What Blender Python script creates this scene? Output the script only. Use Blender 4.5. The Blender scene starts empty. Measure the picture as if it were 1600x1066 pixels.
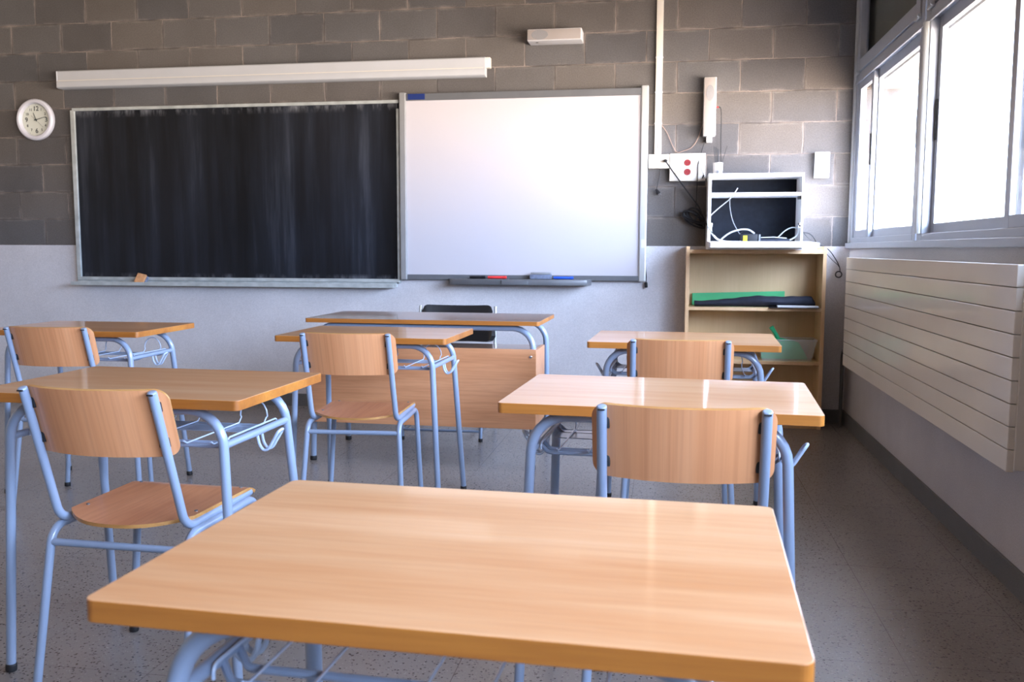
import bpy, bmesh, math, random
from mathutils import Vector, Matrix, Euler
random.seed(7)
R = math.radians
sc = bpy.context.scene
col = sc.collection

# ------------------------------------------------------------------ camera
cam_d = bpy.data.cameras.new('camera'); cam = bpy.data.objects.new('camera', cam_d); col.objects.link(cam)
yaw, pitch, roll = -0.1671, -0.1002, 0.0024
fw = Vector((math.sin(yaw)*math.cos(pitch), math.cos(yaw)*math.cos(pitch), math.sin(pitch)))
rt = Vector((math.cos(yaw), -math.sin(yaw), 0)); up = rt.cross(fw)
r2 = rt*math.cos(roll) + up*math.sin(roll); u2 = up*math.cos(roll) - rt*math.sin(roll)
m = Matrix((r2, u2, -fw)).transposed().to_4x4(); m.translation = Vector((-1.1539, -6.1555, 1.1233))
cam.matrix_world = m
cam_d.sensor_width = 36.0; cam_d.lens = 1425.15/1600*36; cam_d.clip_start = 0.05; cam_d.clip_end = 200
cam_d.dof.use_dof = True; cam_d.dof.focus_distance = 3.0; cam_d.dof.aperture_fstop = 7.5
sc.camera = cam

# ------------------------------------------------------------------ sky, portals, exposure
w = bpy.data.worlds.new('sky'); sc.world = w; w.use_nodes = True
nt = w.node_tree; nt.nodes.clear()
out = nt.nodes.new('ShaderNodeOutputWorld'); bg = nt.nodes.new('ShaderNodeBackground')
tc = nt.nodes.new('ShaderNodeTexCoord'); sx = nt.nodes.new('ShaderNodeSeparateXYZ'); cr = nt.nodes.new('ShaderNodeValToRGB')
mr = nt.nodes.new('ShaderNodeMapRange')
mr.inputs[1].default_value = -1; mr.inputs[2].default_value = 1
while len(cr.color_ramp.elements) < 5: cr.color_ramp.elements.new(.5)
for el, (p_, c_) in zip(cr.color_ramp.elements, [(0.0, (.30, .24, .20)), (.33, (.42, .34, .28)), (.42, (1.22, 1.06, .94)), (.49, (1.12, 1.0, .92)), (.53, (.66, .83, 1.18))]):
    el.position = p_; el.color = (*c_, 1)      # yard, sunlit ground and facades low down, bright hazy sky above
nt.links.new(tc.outputs['Generated'], sx.inputs[0]); nt.links.new(sx.outputs[2], mr.inputs[0])
nt.links.new(mr.outputs[0], cr.inputs[0]); nt.links.new(cr.outputs[0], bg.inputs[0])
# the hazy sky is brighter on the sun's side, behind the camera to the right
dt = nt.nodes.new('ShaderNodeVectorMath'); dt.operation = 'DOT_PRODUCT'; dt.inputs[1].default_value = (.707, -.707, .0)
az = nt.nodes.new('ShaderNodeMapRange'); az.interpolation_type = 'SMOOTHSTEP'
az.inputs[1].default_value = .2; az.inputs[2].default_value = 1.0; az.inputs[3].default_value = 5.5; az.inputs[4].default_value = 22.0
nt.links.new(tc.outputs['Generated'], dt.inputs[0]); nt.links.new(dt.outputs['Value'], az.inputs[0]); nt.links.new(az.outputs[0], bg.inputs[1])
nt.links.new(bg.outputs[0], out.inputs[0])
for py in (-1.64, -4.79, -7.94):
    ld = bpy.data.lights.new('window_daylight', 'AREA'); ld.shape = 'RECTANGLE'; ld.size = 1.0; ld.size_y = 3.15
    ld.cycles.is_portal = True
    lo = bpy.data.objects.new('window_daylight', ld); col.objects.link(lo)
    lo.location = (0.2, py, 1.68); lo.rotation_euler = (0, R(90), 0)
sc.view_settings.view_transform = 'Standard'; sc.view_settings.look = 'None'
sc.view_settings.exposure = 1.25; sc.view_settings.gamma = 1.0; sc.view_settings.use_curve_mapping = False

# ------------------------------------------------------------------ object helpers
def link(o, parent=None):
    col.objects.link(o)
    if parent: o.parent = parent
    return o
def obj(name, bm, mats, parent=None, loc=None, rot=None, smooth=True):
    me = bpy.data.meshes.new(name)
    bmesh.ops.recalc_face_normals(bm, faces=bm.faces[:])
    bm.to_mesh(me); bm.free()
    for mm in (mats if isinstance(mats, (list, tuple)) else [mats]): me.materials.append(mm)
    if smooth:
        me.polygons.foreach_set('use_smooth', [True]*len(me.polygons))
        try: me.set_sharp_from_angle(angle=R(35))
        except Exception: pass
    o = bpy.data.objects.new(name, me)
    if loc: o.location = loc
    if rot: o.rotation_euler = rot
    return link(o, parent)
def thing(name, label, cat, loc=(0, 0, 0), rotz=0, group=None):
    o = bpy.data.objects.new(name, None); o.empty_display_size = 0.05; col.objects.link(o)
    o.location = loc; o.rotation_euler = (0, 0, rotz)
    return tag(o, label, cat, group)
def tag(o, label, cat, group=None):
    o['label'] = label; o['category'] = cat
    if group: o['group'] = group
    return o
def struct(o): o['kind'] = 'structure'; return o
def copy_tree(o, parent=None):
    c = o.copy(); col.objects.link(c)
    if parent: c.parent = parent
    for ch in list(o.children): copy_tree(ch, c)
    return c

# ------------------------------------------------------------------ mesh helpers
def box(bm, x0, x1, y0, y1, z0, z1, bev=0.0, mi=0, seg=2):
    t = bmesh.new()
    bmesh.ops.create_cube(t, size=1)
    bmesh.ops.scale(t, vec=(x1-x0, y1-y0, z1-z0), verts=t.verts)
    bmesh.ops.translate(t, vec=((x0+x1)/2, (y0+y1)/2, (z0+z1)/2), verts=t.verts)
    if bev > 0: bmesh.ops.bevel(t, geom=t.edges[:], offset=bev, segments=seg, profile=0.6, affect='EDGES')
    for f in t.faces: f.material_index = mi
    merge(bm, t)
def merge(bm, t, M=None):
    if M is not None: bmesh.ops.transform(t, matrix=M, verts=t.verts)
    me = bpy.data.meshes.new('tmp'); t.to_mesh(me); t.free(); bm.from_mesh(me); bpy.data.meshes.remove(me)
def BX(*a, **k):
    bm = bmesh.new(); box(bm, *a, **k); return bm
def cyl(bm, p0, p1, r, seg=16, r2=None, mi=0, bev=0):
    p0, p1 = Vector(p0), Vector(p1); d = p1-p0
    t = bmesh.new()
    bmesh.ops.create_cone(t, cap_ends=True, segments=seg, radius1=r, radius2=r if r2 is None else r2, depth=d.length)
    if bev:
        es = [e for e in t.edges if len(e.link_faces) == 2 and any(len(f.verts) > 4 for f in e.link_faces)]
        bmesh.ops.bevel(t, geom=es, offset=bev, segments=3, profile=0.5, affect='EDGES')
    for f in t.faces: f.material_index = mi
    q = Vector((0, 0, 1)).rotation_difference(d.normalized())
    merge(bm, t, Matrix.Translation((p0+p1)/2) @ q.to_matrix().to_4x4())
def fillet(pts, rad, n=7):
    pts = [Vector(p) for p in pts]; res = [pts[0]]
    for i in range(1, len(pts)-1):
        a, b, c = pts[i-1], pts[i], pts[i+1]
        d1 = (a-b); d2 = (c-b); l1, l2 = d1.length, d2.length; d1.normalize(); d2.normalize()
        ang = d1.angle(d2)
        rr = rad[i-1] if isinstance(rad, (list, tuple)) else rad
        if ang > R(178) or rr <= 0: res.append(b); continue
        t = min(rr/math.tan(ang/2), l1*0.49 if i > 1 else l1*.95, l2*0.49 if i < len(pts)-2 else l2*.95)
        rr = t*math.tan(ang/2)
        bis = (d1+d2).normalized(); cen = b + bis*(rr/math.sin(ang/2))
        s, e = b+d1*t-cen, b+d2*t-cen; tot = s.angle(e); ax = s.cross(e).normalized()
        for k in range(n+1): res.append(cen + Matrix.Rotation(tot*k/n, 3, ax) @ s)
    res.append(pts[-1]); return res
def tube(bm, pts, r, seg=12, closed=False, mi=0, caps=True):
    pts = [Vector(p) for p in pts]; n = len(pts); rings = []
    tang = []
    for i in range(n):
        if closed: t = pts[(i+1) % n]-pts[i-1]
        elif i == 0: t = pts[1]-pts[0]
        elif i == n-1: t = pts[-1]-pts[-2]
        else: t = (pts[i+1]-pts[i]).normalized()+(pts[i]-pts[i-1]).normalized()
        tang.append(t.normalized())
    a = Vector((0, 0, 1)) if abs(tang[0].z) < .9 else Vector((1, 0, 0))
    nrm = tang[0].cross(a).normalized()
    for i in range(n):
        if i: nrm = tang[i-1].rotation_difference(tang[i]) @ nrm
        nrm = (nrm - tang[i]*nrm.dot(tang[i])).normalized(); b = tang[i].cross(nrm)
        rr = r[i] if isinstance(r, (list, tuple)) else r
        rings.append([bm.verts.new(pts[i]+(nrm*math.cos(2*math.pi*k/seg)+b*math.sin(2*math.pi*k/seg))*rr) for k in range(seg)])
    for i in range(n if closed else n-1):
        A, B = rings[i], rings[(i+1) % n]
        for k in range(seg):
            f = bm.faces.new((A[k], A[(k+1) % seg], B[(k+1) % seg], B[k])); f.material_index = mi
    if caps and not closed:
        for rg in (rings[0], rings[-1]):
            try: f = bm.faces.new(rg); f.material_index = mi
            except ValueError: pass
def smooth_curve(ctrl, n=10):
    P = [Vector(c) for c in ctrl]; P = [2*P[0]-P[1]]+P+[2*P[-1]-P[-2]]; o = []
    for i in range(1, len(P)-2):
        for k in range(n):
            t = k/n; a, b, c, d = P[i-1], P[i], P[i+1], P[i+2]
            o.append(0.5*((2*b)+(c-a)*t+(2*a-5*b+4*c-d)*t*t+(3*b-a-3*c+d)*t**3))
    o.append(P[-2]); return o
def cable(name, ctrl, r, mat, parent=None, n=8, seg=8):
    bm = bmesh.new(); tube(bm, smooth_curve(ctrl, n), r, seg); return obj(name, bm, mat, parent)
def plate(bm, outline, z0, z1, bev=0.0, mi_top=0, mi_side=1, mi_bot=0):
    """flat plate from an xy outline"""
    t = bmesh.new()
    vs = [t.verts.new((x, y, z0)) for x, y in outline]; f = t.faces.new(vs)
    ex = bmesh.ops.extrude_face_region(t, geom=[f]); nv = [g for g in ex['geom'] if isinstance(g, bmesh.types.BMVert)]
    bmesh.ops.translate(t, vec=(0, 0, z1-z0), verts=nv)
    bmesh.ops.recalc_face_normals(t, faces=t.faces[:])
    if bev:
        es = [e for e in t.edges if abs(e.verts[0].co.z-e.verts[1].co.z) < 1e-6]
        bmesh.ops.bevel(t, geom=es, offset=bev, segments=2, profile=.5, affect='EDGES')
    t.normal_update()
    for f in t.faces:
        f.material_index = mi_top if f.normal.z > .9 else (mi_bot if f.normal.z < -.9 else mi_side)
    merge(bm, t)
def round_rect(w, d, r, n=6):
    o = []
    for cx, cy, a0 in ((w/2-r, d/2-r, 0), (-w/2+r, d/2-r, 90), (-w/2+r, -d/2+r, 180), (w/2-r, -d/2+r, 270)):
        for k in range(n+1):
            a = R(a0+90*k/n); o.append((cx+r*math.cos(a), cy+r*math.sin(a)))
    return o
def shell(bm, fn, nu, nv, th, mi_face=0, mi_edge=1):
    """fn(u,v)->point for u,v in -1..1 ; thickness th along the surface normal"""
    P = [[Vector(fn(-1+2*i/nu, -1+2*j/nv)) for j in range(nv+1)] for i in range(nu+1)]
    N = [[None]*(nv+1) for _ in range(nu+1)]
    for i in range(nu+1):
        for j in range(nv+1):
            a = P[min(i+1, nu)][j]-P[max(i-1, 0)][j]; b = P[i][min(j+1, nv)]-P[i][max(j-1, 0)]
            N[i][j] = a.cross(b).normalized()
    T = [[bm.verts.new(P[i][j]) for j in range(nv+1)] for i in range(nu+1)]
    B = [[bm.verts.new(P[i][j]-N[i][j]*th) for j in range(nv+1)] for i in range(nu+1)]
    for i in range(nu):
        for j in range(nv):
            bm.faces.new((T[i][j], T[i+1][j], T[i+1][j+1], T[i][j+1])).material_index = mi_face
            bm.faces.new((B[i][j], B[i][j+1], B[i+1][j+1], B[i+1][j])).material_index = mi_face
    ring = [(i, 0) for i in range(nu)]+[(nu, j) for j in range(nv)]+[(i, nv) for i in range(nu, 0, -1)]+[(0, j) for j in range(nv, 0, -1)]
    for k in range(len(ring)):
        a, b = ring[k], ring[(k+1) % len(ring)]
        bm.faces.new((T[a[0]][a[1]], B[a[0]][a[1]], B[b[0]][b[1]], T[b[0]][b[1]])).material_index = mi_edge

# ------------------------------------------------------------------ materials
def nodes(name):
    mt = bpy.data.materials.new(name); mt.use_nodes = True; t = mt.node_tree
    return mt, t, t.nodes['Principled BSDF']
def N(t, ty, **kw):
    n = t.nodes.new(ty)
    for k, v in kw.items(): setattr(n, k, v)
    return n
def objmap(t, scale=(1, 1, 1), loc=(0, 0, 0), coord='Object', rnd=True):
    c = N(t, 'ShaderNodeTexCoord'); mp = N(t, 'ShaderNodeMapping')
    mp.inputs['Scale'].default_value = scale; mp.inputs['Location'].default_value = loc
    if rnd and coord == 'Object':
        oi = N(t, 'ShaderNodeObjectInfo'); ad = N(t, 'ShaderNodeVectorMath', operation='ADD'); ml = N(t, 'ShaderNodeMath', operation='MULTIPLY')
        ml.inputs[1].default_value = 13.0
        t.links.new(oi.outputs['Random'], ml.inputs[0]); t.links.new(c.outputs[coord], ad.inputs[0]); t.links.new(ml.outputs[0], ad.inputs[1])
        t.links.new(ad.outputs[0], mp.inputs[0])
    else: t.links.new(c.outputs[coord], mp.inputs[0])
    return mp
def ramp(t, stops):
    r = N(t, 'ShaderNodeValToRGB'); e = r.color_ramp.elements
    while len(e) < len(stops): e.new(0.5)
    for k, (p, c) in enumerate(stops):
        e[k].position = p; e[k].color = (*c, 1) if len(c) == 3 else c
    return r
def mixc(t, a, b, fac, mode='MIX'):
    mx = N(t, 'ShaderNodeMix', data_type='RGBA', blend_type=mode)
    for inp, v in ((0, fac), (6, a), (7, b)):
        if isinstance(v, (int, float)): mx.inputs[inp].default_value = v
        elif isinstance(v, tuple): mx.inputs[inp].default_value = (*v, 1)
        else: t.links.new(v, mx.inputs[inp])
    return mx.outputs[2]
def noise(t, vec, scale, detail=4, rough=.5):
    n = N(t, 'ShaderNodeTexNoise'); n.inputs['Scale'].default_value = scale; n.inputs['Detail'].default_value = detail; n.inputs['Roughness'].default_value = rough
    if vec is not None: t.links.new(vec, n.inputs['Vector'])
    return n
def bump(t, b, h, strength=.3, dist=.002):
    bp = N(t, 'ShaderNodeBump'); bp.inputs['Strength'].default_value = strength; bp.inputs['Distance'].default_value = dist
    t.links.new(h, bp.inputs['Height']); t.links.new(bp.outputs[0], b.inputs['Normal']); return bp
def plain(name, c, rough=.5, metal=0, coat=0, var=.06, sc_=8, spec=.5, bmp=0):
    mt, t, b = nodes(name)
    mp = objmap(t); n = noise(t, mp.outputs[0], sc_, 4)
    d = tuple(x*(1-var*2) for x in c)
    r = ramp(t, [(.3, d), (.65, c)]); t.links.new(n.outputs[0], r.inputs[0]); t.links.new(r.outputs[0], b.inputs['Base Color'])
    b.inputs['Roughness'].default_value = rough; b.inputs['Metallic'].default_value = metal
    b.inputs['Coat Weight'].default_value = coat; b.inputs['Specular IOR Level'].default_value = spec
    if bmp: n2 = noise(t, mp.outputs[0], 220, 2); bump(t, b, n2.outputs[0], bmp, .001)
    return mt
def wood(name, light, mid, dark, axis=0, st=.09, lean=False, rough=.35, coat=.3, coatr=.1, freq=22, fine=120, contrast=1.0, pores=True):
    """beech: grain stretched along one object axis"""
    mt, t, b = nodes(name)
    s = [1, 1, 1]; s[axis] = st
    mp = objmap(t, (1, .02, st) if lean else tuple(s)); n1 = noise(t, mp.outputs[0], freq*.35, 3, .5); n2 = noise(t, mp.outputs[0], freq, 2 if st < .05 else 5, .6)
    sf = [1, 1, 1]; sf[axis] = .04; mp2 = objmap(t, (1, .01, .012) if lean else tuple(sf)); n3 = noise(t, mp2.outputs[0], fine, 3, .6)
    a = N(t, 'ShaderNodeMath', operation='ADD'); t.links.new(n1.outputs[0], a.inputs[0]); t.links.new(n2.outputs[0], a.inputs[1])
    h = N(t, 'ShaderNodeMath', operation='MULTIPLY'); t.links.new(a.outputs[0], h.inputs[0]); h.inputs[1].default_value = .5
    r = ramp(t, [(.34, dark), (.48, mid), (.62, light)]); t.links.new(h.outputs[0], r.inputs[0])
    r3 = ramp(t, [(.35, (.80, .74, .70)), (.55, (1, 1, 1))]); t.links.new(n3.outputs[0], r3.inputs[0])
    c = mixc(t, r.outputs[0], r3.outputs[0], .55*contrast if pores else .2, 'MULTIPLY')
    t.links.new(c, b.inputs['Base Color']); b.inputs['Roughness'].default_value = rough
    b.inputs['Coat Weight'].default_value = coat; b.inputs['Coat Roughness'].default_value = coatr
    return mt

def mat_block():
    mt, t, b = nodes('concrete_block')
    c = N(t, 'ShaderNodeTexCoord'); s = N(t, 'ShaderNodeSeparateXYZ'); t.links.new(c.outputs['Object'], s.inputs[0])
    xy = N(t, 'ShaderNodeMath', operation='ADD'); t.links.new(s.outputs[0], xy.inputs[0]); t.links.new(s.outputs[1], xy.inputs[1])
    ax = N(t, 'ShaderNodeMath', operation='ADD'); ax.inputs[1].default_value = 1.1+8; t.links.new(xy.outputs[0], ax.inputs[0])
    az = N(t, 'ShaderNodeMath', operation='ADD'); az.inputs[1].default_value = -1.1465+4; t.links.new(s.outputs[2], az.inputs[0])
    # wavering joints
    n0 = noise(t, c.outputs['Object'], 9, 3); w1 = N(t, 'ShaderNodeMath', operation='MULTIPLY_ADD'); w1.inputs[1].default_value = .012; t.links.new(n0.outputs[0], w1.inputs[0]); t.links.new(ax.outputs[0], w1.inputs[2])
    n00 = noise(t, c.outputs['Object'], 5, 3); w2 = N(t, 'ShaderNodeMath', operation='MULTIPLY_ADD'); w2.inputs[1].default_value = .010; t.links.new(n00.outputs[0], w2.inputs[0]); t.links.new(az.outputs[0], w2.inputs[2])
    jn = noise(t, c.outputs['Object'], 55, 4, .7); cb = N(t, 'ShaderNodeCombineXYZ')
    for k_, (src, sep_) in enumerate(((w1, 0), (w2, 1))):
        sp = N(t, 'ShaderNodeSeparateColor'); t.links.new(jn.outputs['Color'], sp.inputs[0])
        q = N(t, 'ShaderNodeMath', operation='MULTIPLY_ADD'); q.inputs[1].default_value = .009; t.links.new(sp.outputs[sep_], q.inputs[0]); t.links.new(src.outputs[0], q.inputs[2]); t.links.new(q.outputs[0], cb.inputs[k_])
    def brick(mort, sm=.5):
        br = N(t, 'ShaderNodeTexBrick'); br.offset = .5; br.offset_frequency = 2; br.squash = 1; br.squash_frequency = 1
        t.links.new(cb.outputs[0], br.inputs['Vector'])
        br.inputs['Scale'].default_value = 1; br.inputs['Brick Width'].default_value = .4; br.inputs['Row Height'].default_value = .2
        br.inputs['Mortar Size'].default_value = mort; br.inputs['Mortar Smooth'].default_value = sm
        return br
    br = brick(.0045, .5); br.inputs['Color1'].default_value = (.0, .0, .0, 1); br.inputs['Color2'].default_value = (1, 1, 1, 1); br.inputs['Mortar'].default_value = (.5, .5, .5, 1)
    tone = ramp(t, [(0, (.095, .084, .077)), (.3, (.084, .081, .082)), (.6, (.120, .105, .093)), (1, (.100, .097, .098))]); t.links.new(br.outputs['Color'], tone.inputs[0])
    big = noise(t, c.outputs['Object'], 1.6, 5, .6); rb = ramp(t, [(.3, (.78, .76, .75)), (.7, (1.15, 1.15, 1.17))]); t.links.new(big.outputs[0], rb.inputs[0])
    fine = noise(t, c.outputs['Object'], 130, 4, .75); rf = ramp(t, [(.3, (.6, .6, .6)), (.7, (1.3, 1.3, 1.3))]); t.links.new(fine.outputs[0], rf.inputs[0])
    x = mixc(t, tone.outputs[0], rb.outputs[0], .8, 'MULTIPLY'); x = mixc(t, x, rf.outputs[0], .7, 'MULTIPLY')
    # soft lime haze around joints
    br2 = brick(.022, 1.0); hz = noise(t, c.outputs['Object'], 7, 4, .6); rh = ramp(t, [(.45, (0, 0, 0)), (.7, (.5, .5, .5))]); t.links.new(hz.outputs[0], rh.inputs[0])
    hm = N(t, 'ShaderNodeMath', operation='MULTIPLY'); t.links.new(br2.outputs['Fac'], hm.inputs[0]); t.links.new(rh.outputs[0], hm.inputs[1])
    x = mixc(t, x, (.34, .29, .26), hm.outputs[0])
    mn = noise(t, c.outputs['Object'], 4, 3); rm = ramp(t, [(.4, (.09, .078, .073)), (.62, (.27, .222, .195))]); t.links.new(mn.outputs[0], rm.inputs[0])
    x = mixc(t, x, rm.outputs[0], br.outputs['Fac'])
    t.links.new(x, b.inputs['Base Color']); b.inputs['Roughness'].default_value = .85
    inv = N(t, 'ShaderNodeMath', operation='MULTIPLY_ADD'); inv.inputs[1].default_value = -1.0; inv.inputs[2].default_value = 1.0; t.links.new(br.outputs['Fac'], inv.inputs[0])
    hh = N(t, 'ShaderNodeMath', operation='MULTIPLY_ADD'); hh.inputs[1].default_value = .12; t.links.new(fine.outputs[0], hh.inputs[0]); t.links.new(inv.outputs[0], hh.inputs[2])
    bump(t, b, hh.outputs[0], .9, .006)
    return mt
def mat_render(name, c1, c2):
    mt, t, b = nodes(name); mp = objmap(t, rnd=False)
    n = noise(t, mp.outputs[0], 2.2, 6, .65); r = ramp(t, [(.3, c1), (.7, c2)]); t.links.new(n.outputs[0], r.inputs[0])
    f = noise(t, mp.outputs[0], 180, 4, .7); rf = ramp(t, [(.3, (.82, .82, .82)), (.7, (1.12, 1.12, 1.12))]); t.links.new(f.outputs[0], rf.inputs[0])
    v = N(t, 'ShaderNodeTexVoronoi'); v.inputs['Scale'].default_value = 45; t.links.new(mp.outputs[0], v.inputs['Vector'])
    rv = ramp(t, [(.0, (.55, .53, .52)), (.06, (1, 1, 1))]); t.links.new(v.outputs['Distance'], rv.inputs[0])
    x = mixc(t, r.outputs[0], rf.outputs[0], 1.0, 'MULTIPLY'); x = mixc(t, x, rv.outputs[0], .35, 'MULTIPLY')
    t.links.new(x, b.inputs['Base Color']); b.inputs['Roughness'].default_value = .55
    bump(t, b, f.outputs[0], .25, .001); return mt
def mat_floor():
    mt, t, b = nodes('terrazzo_tile'); mp = objmap(t, rnd=False)
    big = noise(t, mp.outputs[0], 1.1, 4); r = ramp(t, [(.3, (.205, .182, .168)), (.7, (.250, .225, .208))]); t.links.new(big.outputs[0], r.inputs[0])
    x = r.outputs[0]
    for scv, thr, colr, f in ((95, .22, (.030, .027, .028), .95), (62, .15, (.035, .032, .034), .95), (105, .15, (.40, .38, .36), .6)):
        v = N(t, 'ShaderNodeTexVoronoi'); v.inputs['Scale'].default_value = scv; v.inputs['Randomness'].default_value = 1; t.links.new(mp.outputs[0], v.inputs['Vector'])
        sel = noise(t, mp.outputs[0], scv*.9, 1); gate = ramp(t, [(.5, (0, 0, 0)), (.56, (1, 1, 1))]); t.links.new(sel.outputs[0], gate.inputs[0])
        rr = ramp(t, [(thr, (1, 1, 1)), (thr*1.8, (0, 0, 0))]); t.links.new(v.outputs['Distance'], rr.inputs[0])
        g = N(t, 'ShaderNodeMath', operation='MULTIPLY'); t.links.new(rr.outputs[0], g.inputs[0]); t.links.new(gate.outputs[0], g.inputs[1])
        g2 = N(t, 'ShaderNodeMath', operation='MULTIPLY'); t.links.new(g.outputs[0], g2.inputs[0]); g2.inputs[1].default_value = f
        x = mixc(t, x, colr, g2.outputs[0])
    c = N(t, 'ShaderNodeTexCoord'); mo = N(t, 'ShaderNodeMapping'); mo.inputs['Location'].default_value = (.09+8, .03+12, 0); t.links.new(c.outputs['Object'], mo.inputs[0])
    br = N(t, 'ShaderNodeTexBrick'); br.offset = 0; br.squash = 1; t.links.new(mo.outputs[0], br.inputs['Vector'])
    br.inputs['Scale'].default_value = 1; br.inputs['Brick Width'].default_value = .4; br.inputs['Row Height'].default_value = .4
    br.inputs['Mortar Size'].default_value = .0012; br.inputs['Mortar Smooth'].default_value = .2
    jm = noise(t, mp.outputs[0], 2.0, 3); rj = ramp(t, [(.35, (.15, .15, .15)), (.6, (.75, .75, .75))]); t.links.new(jm.outputs[0], rj.inputs[0])
    jf = N(t, 'ShaderNodeMath', operation='MULTIPLY'); t.links.new(br.outputs['Fac'], jf.inputs[0]); t.links.new(rj.outputs[0], jf.inputs[1])
    x = mixc(t, x, (.045, .03, .028), jf.outputs[0]); t.links.new(x, b.inputs['Base Color'])
    sm = noise(t, mp.outputs[0], 6, 4); rs = ramp(t, [(.3, (.235, .235, .235)), (.7, (.27, .27, .27))]); t.links.new(sm.outputs[0], rs.inputs[0]); t.links.new(rs.outputs[0], b.inputs['Roughness'])
    b.inputs['Specular IOR Level'].default_value = .55
    return mt
def mat_chalkboard():
    mt, t, b = nodes('chalkboard_slate')
    mp = objmap(t, (1, 1, .06), rnd=False); a = noise(t, mp.outputs[0], 7, 6, .65)
    mp2 = objmap(t, (1, 1, .5), rnd=False); g = noise(t, mp2.outputs[0], 1.6, 4)
    r = ramp(t, [(.38, (.0075, .008, .010)), (.56, (.013, .015, .020)), (.78, (.048, .054, .068))]); t.links.new(a.outputs[0], r.inputs[0])
    r2_ = ramp(t, [(.35, (.7, .7, .7)), (.7, (1.35, 1.35, 1.4))]); t.links.new(g.outputs[0], r2_.inputs[0])
    x = mixc(t, r.outputs[0], r2_.outputs[0], 1, 'MULTIPLY')
    # chalk left along the top and bottom edges
    c = N(t, 'ShaderNodeTexCoord'); s = N(t, 'ShaderNodeSeparateXYZ'); t.links.new(c.outputs['Object'], s.inputs[0])
    d = N(t, 'ShaderNodeMath', operation='ADD'); d.inputs[1].default_value = -1.505; t.links.new(s.outputs[2], d.inputs[0])
    ab = N(t, 'ShaderNodeMath', operation='ABSOLUTE'); t.links.new(d.outputs[0], ab.inputs[0])
    re = ramp(t, [(.555, (0, 0, 0)), (.60, (1, 1, 1))]); t.links.new(ab.outputs[0], re.inputs[0])
    sm = noise(t, objmap(t, (1, 1, .3), rnd=False).outputs[0], 12, 5, .7); rs = ramp(t, [(.48, (0, 0, 0)), (.72, (.55, .55, .55))]); t.links.new(sm.outputs[0], rs.inputs[0])
    mm = N(t, 'ShaderNodeMath', operation='MULTIPLY'); t.links.new(re.outputs[0], mm.inputs[0]); t.links.new(rs.outputs[0], mm.inputs[1])
    x = mixc(t, x, (.30, .31, .34), mm.outputs[0]); t.links.new(x, b.inputs['Base Color'])
    b.inputs['Roughness'].default_value = .45; b.inputs['Specular IOR Level'].default_value = .18; return mt
def mat_glass(name, tint=(1, 1, 1), refl=.06):
    mt, t, b = nodes(name); t.nodes.remove(b)
    tr = N(t, 'ShaderNodeBsdfTransparent'); tr.inputs[0].default_value = (*tint, 1)
    gl = N(t, 'ShaderNodeBsdfGlossy'); gl.inputs['Roughness'].default_value = .02
    lw = N(t, 'ShaderNodeLayerWeight'); lw.inputs[0].default_value = .5
    pw = N(t, 'ShaderNodeMath', operation='POWER'); pw.inputs[1].default_value = 5.0; t.links.new(lw.outputs['Facing'], pw.inputs[0])
    fr = N(t, 'ShaderNodeMath', operation='MULTIPLY_ADD'); fr.inputs[1].default_value = .22; fr.inputs[2].default_value = .02; t.links.new(pw.outputs[0], fr.inputs[0])
    mx = N(t, 'ShaderNodeMixShader'); t.links.new(fr.outputs[0], mx.inputs[0]); t.links.new(tr.outputs[0], mx.inputs[1]); t.links.new(gl.outputs[0], mx.inputs[2])
    t.links.new(mx.outputs[0], t.nodes['Material Output'].inputs[0]); return mt
def mat_plastic_clear(name, c, alpha):
    mt, t, b = nodes(name); b.inputs['Base Color'].default_value = (*c, 1); b.inputs['Roughness'].default_value = .25
    tr = N(t, 'ShaderNodeBsdfTransparent'); mx = N(t, 'ShaderNodeMixShader'); mx.inputs[0].default_value = alpha
    t.links.new(tr.outputs[0], mx.inputs[1]); t.links.new(b.outputs[0], mx.inputs[2]); t.links.new(mx.outputs[0], t.nodes['Material Output'].inputs[0]); return mt

M = {}
M['block'] = mat_block()
M['dado'] = mat_render('grey_wall_render', (.490, .472, .482), (.580, .560, .568))
M['skirting'] = mat_render('terrazzo_skirting', (.105, .108, .110), (.150, .150, .150))
M['floor'] = mat_floor()
M['ceiling'] = plain('ceiling_paint', (.68, .60, .50), .8)
M['top'] = wood('beech_laminate', (.710, .425, .235), (.655, .350, .170), (.570, .260, .105), axis=0, rough=.35, coat=.7, coatr=.07, freq=20, contrast=.5)
M['edge'] = wood('varnished_edge_banding', (.48, .19, .032), (.39, .14, .024), (.26, .085, .016), axis=0, rough=.4, coat=.12, freq=14)
M['ply_v'] = wood('beech_ply_upright', st=.03, lean=True, light=(.720, .345, .165), mid=(.680, .305, .135), dark=(.600, .250, .105), axis=2, rough=.38, coat=.3, coatr=.15, freq=26)
M['ply_y'] = wood('beech_ply_seat', (.660, .290, .140), (.590, .240, .110), (.490, .180, .078), axis=1, rough=.30, coat=.45, coatr=.12, freq=26)
M['ply_edge'] = wood('ply_edge', (.58, .32, .11), (.48, .24, .07), (.36, .16, .045), axis=0, rough=.4, coat=.3, freq=30)
M['panel'] = wood('beech_panel', (.680, .340, .175), (.610, .285, .135), (.480, .205, .090), axis=0, rough=.35, coat=.3, freq=12)
M['desk_dark'] = wood('teacher_desk_laminate', (.42, .27, .19), (.36, .22, .15), (.28, .16, .11), axis=0, rough=.22, coat=.7, coatr=.06, freq=20, contrast=.6)
M['blue'] = plain('pale_blue_enamel', (.250, .318, .440), .32, 0, .35, .03, 5)
M['bluewire'] = plain('pale_blue_wire', (.42, .52, .68), .3, 0, .3, .02, 5)
M['rubber'] = plain('black_rubber', (.012, .012, .014), .6)
M['alu'] = plain('window_aluminium', (.34, .36, .40), .38, .25, 0, .03, 6)
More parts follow.
